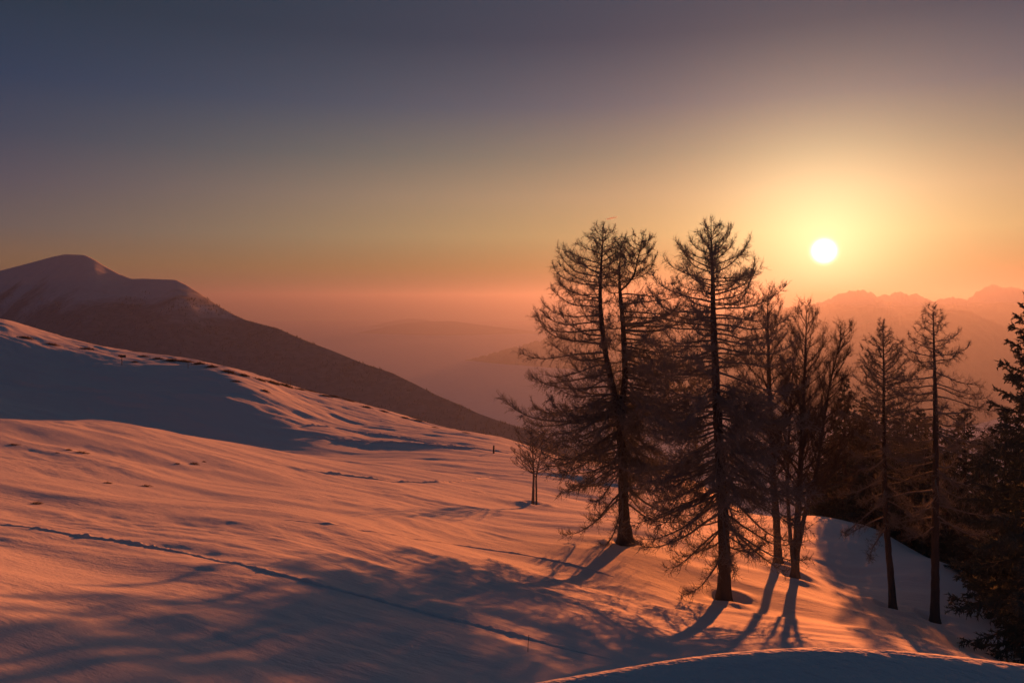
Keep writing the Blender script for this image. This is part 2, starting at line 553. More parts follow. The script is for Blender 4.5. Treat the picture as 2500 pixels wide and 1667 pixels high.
# ------------------------------------------------------------------ twig geometry
def segs_to_arrays(p0, p1, r0, r1):
    """three-sided tapered pieces"""
    d = p1 - p0
    L = np.linalg.norm(d, axis=1, keepdims=True) + 1e-9
    d = d / L
    ref = np.where(np.abs(d[:, 2:3]) > 0.9, np.array([[1.0, 0, 0]]), np.array([[0, 0, 1.0]]))
    a = np.cross(d, ref); a /= np.linalg.norm(a, axis=1, keepdims=True) + 1e-9
    b = np.cross(d, a)
    n = len(p0)
    V = np.empty((n, 6, 3))
    for k in range(3):
        c, s = math.cos(k * 2.0944), math.sin(k * 2.0944)
        o = a * c + b * s
        V[:, k] = p0 + o * r0[:, None]
        V[:, 3 + k] = p1 + o * r1[:, None]
    base = np.arange(n)[:, None] * 6
    q = np.array([[0, 1, 4, 3], [1, 2, 5, 4], [2, 0, 3, 5]])
    Q = (base[:, None, :] + q[None]).reshape(-1, 4)
    return V.reshape(-1, 3), Q


def cones_to_arrays(p0, p1, r0):
    """three-sided spikes"""
    d = p1 - p0
    d = d / (np.linalg.norm(d, axis=1, keepdims=True) + 1e-9)
    ref = np.where(np.abs(d[:, 2:3]) > 0.9, np.array([[1.0, 0, 0]]), np.array([[0, 0, 1.0]]))
    a = np.cross(d, ref); a /= np.linalg.norm(a, axis=1, keepdims=True) + 1e-9
    b = np.cross(d, a)
    n = len(p0)
    V = np.empty((n, 4, 3))
    for k in range(3):
        c, s = math.cos(k * 2.0944), math.sin(k * 2.0944)
        V[:, k] = p0 + (a * c + b * s) * r0[:, None]
    V[:, 3] = p1
    base = np.arange(n)[:, None] * 4
    t = np.array([[0, 1, 3], [1, 2, 3], [2, 0, 3]])
    T = (base[:, None, :] + t[None]).reshape(-1, 3)
    return V.reshape(-1, 3), T


class Geo:
    def __init__(s):
        s.v, s.q, s.t, s.n = [], [], [], 0

    def add(s, V, Q=None, T=None):
        s.v.append(V)
        if Q is not None:
            s.q.append(Q + s.n)
        if T is not None:
            s.t.append(T + s.n)
        s.n += len(V)

    def tube(s, path, rad, sides=8, wob=0.0, rng=None):
        path = np.asarray(path, float); n = len(path)
        tg = np.gradient(path, axis=0); tg /= np.linalg.norm(tg, axis=1, keepdims=True) + 1e-9
        a = np.cross(tg, np.array([0.31, 0.95, 0.02])); a /= np.linalg.norm(a, axis=1, keepdims=True) + 1e-9
        b = np.cross(tg, a)
        ang = np.arange(sides) * 2 * np.pi / sides
        rr = np.asarray(rad)[:, None] * np.ones((1, sides))
        if wob and rng is not None:
            rr = rr * (1 + wob * rng.standard_normal((n, sides)))
        V = path[:, None] + rr[..., None] * (np.cos(ang)[None, :, None] * a[:, None] + np.sin(ang)[None, :, None] * b[:, None])
        i = np.arange(n - 1)[:, None] * sides; k = np.arange(sides)[None]
        Q = np.stack([i + k, i + (k + 1) % sides, i + sides + (k + 1) % sides, i + sides + k], -1).reshape(-1, 4)
        s.add(V.reshape(-1, 3), Q)

    def segs(s, p0, p1, r0, r1):
        V, Q = segs_to_arrays(p0, p1, r0, r1); s.add(V, Q=Q)

    def cones(s, p0, p1, r0):
        V, T = cones_to_arrays(p0, p1, r0); s.add(V, T=T)

    def mesh(s, name, smooth_shade=False):
        return mesh_np(name, np.concatenate(s.v), np.concatenate(s.q) if s.q else None, np.concatenate(s.t) if s.t else None, smooth_shade)


def unit(v):
    return v / (np.linalg.norm(v, axis=-1, keepdims=True) + 1e-9)


def bough_path(rng, start, az, length, p0, p1, sag, n=11, jit=0.06):
    """a branch that leaves at pitch p0, sags, and ends at pitch p1 (radians)"""
    s = np.linspace(0, 1, n)
    pitch = p0 + (p1 - p0) * s ** 1.8 - sag * np.sin(np.pi * s ** 0.8) + np.cumsum(rng.normal(0, jit, n))
    aa = az + np.cumsum(rng.normal(0, jit, n))
    st = length / (n - 1)
    dx = np.stack([np.cos(pitch) * np.sin(aa), np.cos(pitch) * np.cos(aa), np.sin(pitch)], -1) * st
    return np.concatenate([start[None], start[None] + np.cumsum(dx[:-1], 0)])


def dress(g, rng, path, T):
    """side twigs and their short shoots along one branch"""
    n = len(path)
    L = np.linalg.norm(np.diff(path, axis=0), axis=1).sum()
    m = max(4, int(L * T['dens']))
    s = T.get('from', 0.12) + (1 - T.get('from', 0.12)) * rng.random(m) ** T.get('pow', 0.85)
    s[0] = 1.0
    f = s * (n - 1); i = np.minimum(f.astype(int), n - 2); fr = (f - i)[:, None]
    p = path[i] * (1 - fr) + path[i + 1] * fr
    tg = unit(path[i + 1] - path[i])
    lat = unit(np.cross(tg, np.array([0, 0, 1.0])))
    side = np.where(rng.random(m) < 0.5, -1.0, 1.0)[:, None]
    up = np.array([[0, 0, 1.0]])
    hang = (rng.random(m) < T['hang'])[:, None]
    vert = np.where(hang, -rng.uniform(0.3, 1.1, (m, 1)), rng.uniform(-0.1, T['rise'], (m, 1)))
    dr = unit(tg * rng.uniform(*T['fwd'], (m, 1)) + lat * side * rng.uniform(0.2, 1.0, (m, 1)) + up * vert + rng.normal(0, 0.15, (m, 3)))
    l2 = T['l2'] * (0.5 + 0.5 * (1 - s)) * rng.uniform(0.45, 1.15, m) * min(1.0, 0.35 + L / 4.0)
    l2 = np.maximum(l2, T.get('l2min', 0.12))
    q1 = p + dr * (l2 * 0.5)[:, None]
    dr2 = unit(dr + up * np.where(hang, -0.35, T['curl']) + rng.normal(0, 0.22, (m, 3)))
    q2 = q1 + dr2 * (l2 * 0.5)[:, None]
    r2 = T['r2'] * (0.6 + 0.4 * l2 / (T['l2'] + 1e-6))
    g.segs(p, q1, r2, r2 * 0.7)
    g.segs(q1, q2, r2 * 0.7, r2 * 0.3)
    k = T['k3']
    tt = rng.random((m, k)) * 1.0
    e = tt[..., None]
    P3 = np.where(e < 0.5, p[:, None] + (q1 - p)[:, None] * e * 2, q1[:, None] + (q2 - q1)[:, None] * (e * 2 - 1)).reshape(-1, 3)
    dd = np.repeat(dr2, k, 0)
    d3 = unit(dd * rng.uniform(0.2, 1.0, (m * k, 1)) + rng.normal(0, 0.55, (m * k, 3)) + up * T['up3'])
    l3 = T['l3'] * rng.uniform(0.35, 1.2, m * k) * np.minimum(1.0, 0.4 + np.repeat(l2, k) / T['l2'])
    g.cones(P3, P3 + d3 * l3[:, None], np.full(m * k, T['r3']))
    if T.get('k4'):
        k4 = T['k4']
        sel = rng.random(m * k) < 0.8
        b3 = np.repeat(P3[sel], k4, 0) + np.repeat((d3 * l3[:, None])[sel], k4, 0) * rng.random((sel.sum() * k4, 1))
        d4 = unit(np.repeat(d3[sel], k4, 0) * 0.5 + rng.normal(0, 0.6, b3.shape) + up * T['up3'])
        l4 = T['l3'] * 0.5 * rng.uniform(0.4, 1.1, len(b3))
        g.cones(b3, b3 + d4 * l4[:, None], np.full(len(b3), T['r3'] * 0.8))


LARCH_T = dict(dens=12, hang=0.36, rise=0.9, fwd=(0.4, 1.4), l2=1.3, l2min=0.22, curl=0.6, r2=0.014, k3=9, l3=0.42, up3=0.32, r3=0.0095, pow=0.8)
LARCH_HEAVY = dict(LARCH_T, r2=0.020, r3=0.0140, l3=0.40, k3=9, hang=0.5, curl=0.3, up3=0.1)
LARCH_FINE = dict(LARCH_T, r2=0.011, r3=0.0080, k3=9, l2=1.05, dens=14)
BEECH_T = dict(dens=9, hang=0.05, rise=0.9, fwd=(0.6, 1.3), l2=1.8, l2min=0.35, curl=0.45, r2=0.012, k3=7, l3=0.62, up3=0.35, r3=0.0085, k4=2, pow=0.8)
SPRUCE_T = dict(dens=20, hang=0.45, rise=0.25, fwd=(0.4, 1.1), l2=1.0, l2min=0.25, curl=-0.1, r2=0.035, k3=11, l3=0.22, up3=-0.05, r3=0.034, pow=0.75, **{'from': 0.05})


def stem(path_d, base, dist_of, radii):
    """photo positions of a stem -> world path relative to base"""
    pts = []
    for (dx, dy), dd in zip(path_d, dist_of):
        u, v = ray(dx, dy)
        pts.append((u * dd - base[0], dd - base[1], -v * dd - base[2]))
    return np.array(pts), np.array(radii)


def resample(path, rad, n):
    path = np.asarray(path, float)
    c = np.concatenate([[0], np.cumsum(np.linalg.norm(np.diff(path, axis=0), axis=1))])
    s = np.linspace(0, c[-1], n)
    # smooth interpolation through the points
    out = np.stack([np.interp(s, c, path[:, k]) for k in range(3)], -1)
    k = np.array([1, 2, 3, 2, 1.0]); k /= k.sum()
    pad = np.concatenate([out[:1] * 2 - out[1:3][::-1], out, out[-1:] * 2 - out[-3:-1][::-1]])
    out = np.stack([np.convolve(pad[:, j], k, 'valid') for j in range(3)], -1)
    return out, np.interp(s, c, rad)


def make_trunk(g, rng, path, rad, flare=True, sides=10):
    p, r = resample(path, rad, max(12, int(len(path) * 6)))
    h = p[:, 2] - p[0, 2]
    if flare:
        r = r * (1 + 0.75 * np.exp(-np.maximum(h, 0) / 0.5))
    g.tube(p, r, sides, 0.05, rng)
    return p, r


def grow_boughs(rng, tp, tr, spec, T):
    """spec: t0,t1 (fraction of the stem), n, length(t, az), pitch0(t), pitch1(t), sag(t), az list or range"""
    out = []
    n = spec['n']
    for j in range(n):
        t = spec['t0'] + (spec['t1'] - spec['t0']) * ((j + rng.uniform(0.1, 0.9)) / n)
        f = t * (len(tp) - 1); i = min(int(f), len(tp) - 2)
        st = tp[i] + (tp[i + 1] - tp[i]) * (f - i)
        lo, hi = spec.get('az', (0, 2 * math.pi))
        az = lo + (hi - lo) * ((j * 0.618034 + rng.uniform(-0.08, 0.08)) % 1.0)
        L = spec['len'](t, az) * rng.uniform(0.75, 1.12) * spec.get('ls', 1.38)
        if L < 0.15:
            continue
        path = bough_path(rng, st, az, L, spec['p0'](t), spec['p1'](t), spec['sag'](t), jit=spec.get('jit', 0.075))
        r0 = min(tr[min(i, len(tr) - 1)] * 0.55, spec.get('rb', 0.011) * L + 0.010)
        out.append((L, path, r0, spec.get('T', T)))
    return out


def bough_mesh(rng, path, r0, T, name='bough', sides=5):
    g = Geo()
    s = np.linspace(0, 1, len(path))
    g.tube(path, r0 * (1 - s) ** 0.75 + 0.006, sides)
    dress(g, rng, path, T)
    return g


def assemble(root, trunk_geo, boughs, rng, T, mat_trunk, mat_twig, big=1.6, names=('trunk', 'crown', 'bough'), max_bough=120):
    """trunk and crown under the tree; the large boughs under the crown"""
    link(names[0], trunk_geo.mesh(names[0], True), mat_trunk, root)
    boughs = sorted(boughs, key=lambda b: -b[0])
    small = Geo()
    bigs = []
    for k, (L, path, r0, *own) in enumerate(boughs):
        g = bough_mesh(rng, path, r0, own[0] if own else T)
        if L >= big and k < max_bough:
            bigs.append(g)
        else:
            small.add(np.concatenate(g.v), np.concatenate(g.q) if g.q else None, np.concatenate(g.t) if g.t else None)
    if not small.n:
        g = bigs.pop()
        small.add(np.concatenate(g.v), np.concatenate(g.q), np.concatenate(g.t))
    crown = link(names[1], small.mesh(names[1]), mat_twig, root)
    for g in bigs:
        link(names[2], g.mesh(names[2]), mat_twig, crown)
    return crown


LEFT, RIGHT = -math.pi / 2, math.pi / 2           # azimuths: 0 = away from the camera, clockwise


def sided(l_left, l_right, l_mid):
    """branch length by azimuth"""
    def f(t, az):
        s = math.sin(az)
        a = (l_left if s < 0 else l_right)(t)
        return l_mid(t) + (a - l_mid(t)) * abs(s) ** 1.3
    return f


def tab(*pairs):
    xs, ys = zip(*pairs)
    return lambda t: float(np.interp(t, xs, ys))


# ------------------------------------------------------------------ the forked larch
def forked_larch():
    rng = np.random.default_rng(101)
    b = at(1437, 50.0)
    root = empty('larch_tree', b)
    tag(root, 'tall bare larch whose trunk forks into two parallel stems', 'tree')
    g = Geo()
    pl, rl = stem([(1437, 1246), (1432, 1150), (1430, 1060), (1424, 960), (1408, 890), (1392, 820), (1382, 745), (1378, 690), (1380, 620), (1384, 560), (1386, 515)], b,
                  [50, 50, 50, 50, 49.8, 49.6, 49.5, 49.4, 49.4, 49.3, 49.2], [0.40, 0.33, 0.31, 0.27, 0.19, 0.165, 0.145, 0.125, 0.08, 0.045, 0.012])
    tpl, trl = make_trunk(g, rng, pl, rl)
    pr, rr = stem([(1424, 985), (1428, 930), (1436, 870), (1434, 800), (1430, 730), (1424, 670), (1422, 620), (1426, 575), (1431, 545)], b,
                  [50, 50.1, 50.3, 50.4, 50.5, 50.5, 50.5, 50.5, 50.5], [0.24, 0.22, 0.19, 0.17, 0.15, 0.11, 0.05, 0.03, 0.01])
    tpr, trr = make_trunk(g, rng, pr, rr, flare=False)
    pf, rf = stem([(1425, 668), (1443, 652), (1457, 630), (1464, 600), (1471, 570), (1477, 542)], b, [50.5] * 6, [0.075, 0.07, 0.06, 0.045, 0.03, 0.008])
    tpf, trf = make_trunk(g, rng, pf, rf, flare=False, sides=7)
    B = []
    # crown of the left stem
    B += grow_boughs(rng, tpl, trl, dict(t0=0.45, t1=0.80, n=40, ls=1.16, az=(-math.pi * 1.06, math.pi * 0.18), len=sided(tab((0.4, 5.0), (0.55, 4.7), (0.7, 4.0), (0.8, 3.3)), tab((0.4, 2.4), (0.8, 2.2)), tab((0.4, 2.6), (0.8, 2.0))),
                     p0=tab((0.4, -0.05), (0.8, 0.10)), p1=tab((0.4, 0.65), (0.8, 1.05)), sag=tab((0.4, 0.22), (0.8, 0.18))), LARCH_T)
    B += grow_boughs(rng, tpl, trl, dict(t0=0.80, t1=0.985, n=34, T=LARCH_FINE, len=sided(tab((0.8, 2.6), (0.9, 1.6), (0.95, 0.8), (1.0, 0.2)), tab((0.8, 2.0), (0.9, 1.5), (0.95, 0.8), (1.0, 0.2)), tab((0.8, 1.8), (0.93, 0.8), (1.0, 0.2))),
                     p0=tab((0.8, 0.10), (1.0, 0.6)), p1=tab((0.8, 1.0), (1.0, 1.25)), sag=tab((0.8, 0.15), (1.0, 0.0))), LARCH_T)
    # right stem: long boughs to the right
    B += grow_boughs(rng, tpr, trr, dict(t0=0.10, t1=0.42, n=34, T=LARCH_HEAVY, az=(-math.pi * 0.15, math.pi * 1.10), len=sided(tab((0, 2.2), (1, 1.6)), tab((0, 4.4), (0.5, 4.2)), tab((0, 2.8), (0.75, 1.8))), p0=lambda t: -0.1, p1=lambda t: 0.45, sag=lambda t: 0.2), LARCH_T)
    B += grow_boughs(rng, tpr, trr, dict(t0=0.40, t1=0.72, n=22, az=(-math.pi * 0.15, math.pi * 1.10), len=sided(tab((0, 2.2), (1, 1.6)), tab((0, 4.6), (0.5, 4.3), (0.75, 3.2)), tab((0, 2.8), (0.75, 1.8))),
                     p0=tab((0, -0.08), (0.75, 0.06)), p1=tab((0, 0.55), (0.75, 0.8)), sag=tab((0, 0.2), (0.75, 0.16))), LARCH_T)
    B += grow_boughs(rng, tpr, trr, dict(t0=0.72, t1=0.98, n=16, len=lambda t, a: 1.6 * (1.05 - t) * 3 if t > 0.9 else 1.3, p0=lambda t: 0.3, p1=lambda t: 1.1, sag=lambda t: 0.1), LARCH_T)
    B += grow_boughs(rng, tpf, trf, dict(t0=0.15, t1=0.98, n=26, len=lambda t, a: 0.45 + 1.2 * (1 - t), p0=lambda t: 0.35, p1=lambda t: 1.2, sag=lambda t: 0.05), LARCH_T)
    # the wide dense skirt below the fork
    B += grow_boughs(rng, tpl, trl, dict(t0=0.22, t1=0.47, n=76, ls=1.02, T=LARCH_HEAVY, len=sided(tab((0.2, 3.6), (0.3, 5.6), (0.4, 6.0), (0.46, 5.2)), tab((0.2, 3.4), (0.35, 4.8), (0.46, 4.2)), tab((0.2, 3.0), (0.46, 3.8))),
                     p0=tab((0.2, -0.35), (0.46, -0.12)), p1=tab((0.2, 0.25), (0.46, 0.55)), sag=tab((0.2, 0.25), (0.46, 0.28))), LARCH_T)
    B += grow_boughs(rng, tpl, trl, dict(t0=0.10, t1=0.24, n=13, len=lambda t, a: 2.6 + 1.0 * abs(math.sin(a)), p0=lambda t: -0.5, p1=lambda t: 0.45, sag=lambda t: 0.2), dict(LARCH_T, dens=9))
    # single long limbs that stand out
    for k, (dx, dy, L, az, p0, p1, sg) in enumerate(((1424, 955, 8.2, LEFT - 0.1, -0.02, 0.75, 0.22), (1422, 945, 6.6, LEFT + 0.35, -0.10, 0.5, 0.25), (1436, 760, 4.4, RIGHT, -0.02, 1.0, 0.05), (1432, 745, 4.3, RIGHT - 0.2, 0.05, 1.15, 0.1))):
        u, v = ray(dx, dy)
        st = np.array([u * 50 - b[0], 50 - b[1], -v * 50 - b[2]])
        B.append((L, bough_path(rng, st, az, L, p0, p1, sg, jit=0.035), 0.10))
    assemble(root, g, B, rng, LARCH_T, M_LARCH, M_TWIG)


# ------------------------------------------------------------------ the single-stem larches
def single_larch(label, seed, dist, spine, dists, radii, specs, T=LARCH_T, extra=(), big=1.6, mat=None, name='larch_tree', group=None):
    rng = np.random.default_rng(seed)
    b = at(spine[0][0], dist)
    root = empty(name, b)
    tag(root, label, 'tree', group)
    g = Geo()
    p, r = stem(spine, b, dists, radii)
    p[0, 2] = min(p[0, 2], -0.25)
    tp, tr = make_trunk(g, rng, p, r)
    B = []
    for s in specs:
        B += grow_boughs(rng, tp, tr, s, T)
    for (t, L, az, p0, p1, sg, r0) in extra:
        f = t * (len(tp) - 1); i = min(int(f), len(tp) - 2)
        st = tp[i] + (tp[i + 1] - tp[i]) * (f - i)
        B.append((L, bough_path(rng, st, az, L, p0, p1, sg, jit=0.04), r0))
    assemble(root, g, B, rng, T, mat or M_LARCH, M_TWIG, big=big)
    return root


def tall_larch():
    single_larch('tall bare larch with one straight trunk and a broad rounded top', 202, 42.0,
                 [(1662, 1374), (1664, 1290), (1662, 1200), (1656, 1100), (1650, 1000), (1645, 900), (1641, 800), (1638, 720), (1637, 640), (1634, 570), (1633, 510)],
                 [42] * 11, [0.36, 0.32, 0.29, 0.27, 0.25, 0.22, 0.19, 0.15, 0.10, 0.055, 0.01],
                 [dict(t0=0.80, t1=0.985, n=44, T=LARCH_FINE, len=sided(tab((0.8, 2.5), (0.88, 1.6), (0.94, 0.8), (1, 0.2)), tab((0.8, 2.7), (0.88, 1.8), (0.94, 0.8), (1, 0.2)), tab((0.8, 2.0), (0.92, 0.9), (1, 0.2))), p0=tab((0.8, 0.15), (1, 0.7)), p1=tab((0.8, 1.15), (1, 1.3)), sag=tab((0.8, 0.2), (1, 0))),
                  dict(t0=0.60, t1=0.80, n=42, len=sided(tab((0.6, 3.6), (0.8, 2.9)), tab((0.6, 3.3), (0.8, 2.7)), tab((0.6, 3.0), (0.8, 2.2))), p0=tab((0.6, -0.1), (0.8, 0.12)), p1=tab((0.6, 0.6), (0.8, 1.05)), sag=tab((0.6, 0.15), (0.8, 0.2))),
                  dict(t0=0.30, t1=0.58, n=84, ls=1.08, T=LARCH_HEAVY, len=sided(tab((0.3, 4.4), (0.6, 3.7)), tab((0.3, 4.4), (0.6, 4.0)), tab((0.3, 3.6), (0.6, 3.0))), p0=tab((0.3, -0.38), (0.6, -0.12)), p1=tab((0.3, 0.1), (0.6, 0.5)), sag=tab((0.3, 0.2), (0.6, 0.15))),
                  dict(t0=0.14, t1=0.30, n=16, len=sided(tab((0.1, 3.2), (0.3, 4.0)), tab((0.1, 3.0), (0.3, 3.6)), tab((0.1, 2.2), (0.3, 2.8))), p0=lambda t: -0.55, p1=lambda t: 0.35, sag=lambda t: 0.15)],
                 dict(LARCH_T, l2=1.0),
                 extra=((0.23, 4.3, RIGHT + 0.15, -0.75, -0.25, 0.05, 0.08), (0.31, 4.6, LEFT + 0.1, -0.2, 0.25, 0.2, 0.09), (0.30, 4.2, LEFT - 0.4, -0.3, 0.5, 0.2, 0.07), (0.21, 3.0, LEFT, -0.8, 0.4, 0.1, 0.05)))


def slope_larches():
    single_larch('slender bare larch with fine twigs and pointed top, trunk leaning on the shaded bank', 303, 47.0,
                 [(2052, 1398), (2046, 1320), (2038, 1240), (2033, 1150), (2031, 1050), (2030, 950), (2030, 860), (2029, 790), (2028, 735)],
                 [47, 47, 47.2, 47.4, 47.5, 47.5, 47.5, 47.5, 47.5], [0.22, 0.19, 0.17, 0.15, 0.12, 0.09, 0.06, 0.03, 0.006],
                 [dict(t0=0.52, t1=0.985, n=104, len=sided(tab((0.5, 2.3), (0.8, 1.5), (0.93, 0.55), (1, 0.12)), tab((0.5, 2.3), (0.8, 1.5), (0.93, 0.55), (1, 0.12)), tab((0.5, 1.9), (0.8, 1.2), (1, 0.1))), p0=tab((0.5, -0.15), (1, 0.75)), p1=tab((0.5, 0.55), (1, 1.25)), sag=tab((0.5, 0.15), (1, 0.0))),
                  dict(t0=0.28, t1=0.52, n=16, len=lambda t, a: 2.2, p0=lambda t: -0.35, p1=lambda t: 0.2, sag=lambda t: 0.15)],
                 dict(LARCH_FINE, l2=0.8, l3=0.3))
    single_larch('open bare larch with few long upswept boughs beside the big spruce', 404, 46.0,
                 [(2147, 1424), (2148, 1330), (2148, 1230), (2149, 1120), (2149, 1000), (2148, 900), (2146, 820), (2144, 750), (2143, 698)],
                 [46, 46, 46, 46, 46, 46, 46, 46, 46], [0.25, 0.22, 0.20, 0.18, 0.15, 0.11, 0.07, 0.04, 0.006],
                 [dict(t0=0.80, t1=0.985, n=34, len=sided(tab((0.8, 1.8), (0.92, 0.8), (1, 0.12)), tab((0.8, 1.8), (0.92, 0.8), (1, 0.12)), tab((0.8, 1.5), (1, 0.1))), p0=tab((0.8, 0.05), (1, 0.6)), p1=tab((0.8, 0.9), (1, 1.2)), sag=tab((0.8, 0.15), (1, 0.0))),
                  dict(t0=0.52, t1=0.80, n=30, len=sided(tab((0.5, 2.6), (0.8, 2.3)), tab((0.5, 3.2), (0.8, 2.4)), tab((0.5, 2.0), (0.8, 1.7))), p0=lambda t: -0.08, p1=lambda t: 0.65, sag=lambda t: 0.12),
                  dict(t0=0.30, t1=0.52, n=20, len=lambda t, a: 2.6, p0=lambda t: -0.3, p1=lambda t: 0.1, sag=lambda t: 0.12)],
                 dict(LARCH_FINE, dens=10, hang=0.5, l2=0.9),
                 extra=((0.55, 3.9, RIGHT - 0.1, 0.02, 0.55, 0.02, 0.07), (0.66, 3.1, RIGHT + 0.1, 0.08, 0.7, 0.02, 0.06)))


# ------------------------------------------------------------------ broad-leaved trees, bare
def bare_tree(name, label, seed, dist, stems, T, specs, mat=None, big=2.2, group=None):
    rng = np.random.default_rng(seed)
    b = at(stems[0][0][0][0], dist)
    root = empty(name, b)
    tag(root, label, 'tree', group)
    g = Geo(); B = []
    for k, (spine, dists, radii) in enumerate(stems):
        p, r = stem(spine, b, dists, radii)
        if k == 0:
            p[0, 2] = min(p[0, 2], -0.2)
        tp, tr = make_trunk(g, rng, p, r, flare=(k == 0), sides=8)
        for s in specs[k]:
            B += grow_boughs(rng, tp, tr, s, T)
    assemble(root, g, B, rng, T, mat or M_BEECH, mat or M_BEECH, big=big)
    return root


def cluster_trees():
    up = lambda a, b_: tab((0, a), (1, b_))
    spec = lambda t0, n, l0, l1, az=(0, 2 * math.pi): dict(t0=t0, t1=0.985, n=n, az=az, len=lambda t, a: l0 + (l1 - l0) * (t - t0) / (1 - t0), p0=up(0.40, 0.85), p1=up(0.95, 1.3), sag=lambda t: 0.0, jit=0.07, rb=0.011)
    bare_tree('bare_tree', 'leafless tree with ascending fine twigs between the straight larch and the many-stemmed tree', 505, 52.0,
              [([(1788, 1292), (1785, 1220), (1778, 1120), (1772, 1010), (1768, 900), (1765, 800), (1763, 730), (1764, 668)], [52] * 8, [0.27, 0.23, 0.20, 0.17, 0.13, 0.09, 0.05, 0.01])],
              dict(BEECH_T, dens=6.5), [[spec(0.28, 60, 3.7, 0.5)]])
    bare_tree('bare_tree', 'leafless tree of several slim stems fanning upward from one base', 606, 49.0,
              [([(1825, 1325), (1829, 1240), (1836, 1130), (1842, 1010), (1847, 900), (1850, 800), (1853, 712)], [49] * 7, [0.24, 0.21, 0.18, 0.14, 0.10, 0.06, 0.01]),
               ([(1826, 1300), (1848, 1180), (1876, 1080), (1892, 970), (1906, 880), (1926, 800), (1942, 752)], [49.2] * 7, [0.15, 0.13, 0.11, 0.085, 0.06, 0.04, 0.01]),
               ([(1824, 1310), (1814, 1220), (1808, 1120), (1812, 1000), (1818, 900), (1822, 820)], [48.8] * 6, [0.13, 0.12, 0.09, 0.07, 0.04, 0.01])],
              dict(BEECH_T, dens=6.5),
              [[spec(0.24, 66, 3.6, 0.6)], [spec(0.24, 54, 3.0, 0.5, (-0.4, math.pi + 0.6))], [spec(0.35, 26, 2.2, 0.5)]])


def small_bare_tree():
    sp = lambda t0, n, l0, l1: dict(t0=t0, t1=0.98, n=n, len=lambda t, a: l0 + (l1 - l0) * (t - t0) / (1 - t0), p0=lambda t: 0.35 + 0.3 * t, p1=lambda t: 0.9, sag=lambda t: 0.05, jit=0.09, rb=0.012)
    bare_tree('young_tree', 'small bare tree with two thin stems standing alone on the open snow', 707, 75.0,
              [([(1224, 1163), (1225, 1120), (1226, 1090), (1224, 1050), (1222, 1010), (1221, 962)], [75] * 6, [0.13, 0.115, 0.10, 0.07, 0.04, 0.01]),
               ([(1232, 1164), (1232, 1125), (1231, 1098), (1238, 1060), (1246, 1020), (1252, 985)], [75.3] * 6, [0.10, 0.09, 0.08, 0.055, 0.03, 0.01])],
              dict(BEECH_T, dens=5, k3=6, l2=1.3, l3=0.45, k4=2, r2=0.013, r3=0.008, hang=0.1), [[sp(0.34, 24, 2.7, 0.7)], [sp(0.36, 20, 2.4, 0.7)]], big=1.8)


# ------------------------------------------------------------------ spruces
def spruce_parts(seed, H, R, n, dens):
    rng = np.random.default_rng(seed)
    T = dict(SPRUCE_T, dens=dens)
    g = Geo()
    p = np.array([[0, 0, -0.4], [0.03, 0, H * 0.3], [0, 0.03, H * 0.7], [0, 0, H]]); r = np.array([H * 0.016, H * 0.012, H * 0.006, 0.01])
    tp, tr = make_trunk(g, rng, p, r)
    prof = lambda t: R * (1.02 - t) ** 0.85 * (0.75 + 0.25 * min(1, t * 5))
    B = grow_boughs(rng, tp, tr, dict(t0=0.06, t1=0.985, n=n, ls=1.0, len=lambda t, a: prof(t), p0=tab((0, -0.25), (0.5, -0.05), (1, 0.7)), p1=tab((0, 0.0), (0.5, 0.25), (1, 0.9)), sag=tab((0, 0.25), (1, 0.0)), jit=0.04), T)
    return g, B, T, rng


def big_spruce():
    b = at(2372, 38.0)
    root = empty('spruce_tree', b)
    tag(root, 'big dark green spruce with thick drooping boughs, nearest spruce to the snow bank', 'tree')
    top = 0.6
    g, B, T, rng = spruce_parts(808, top - b[2], 4.6, 120, 17)
    assemble(root, g, B, rng, T, M_LARCH, M_NEEDLE, big=1.8)


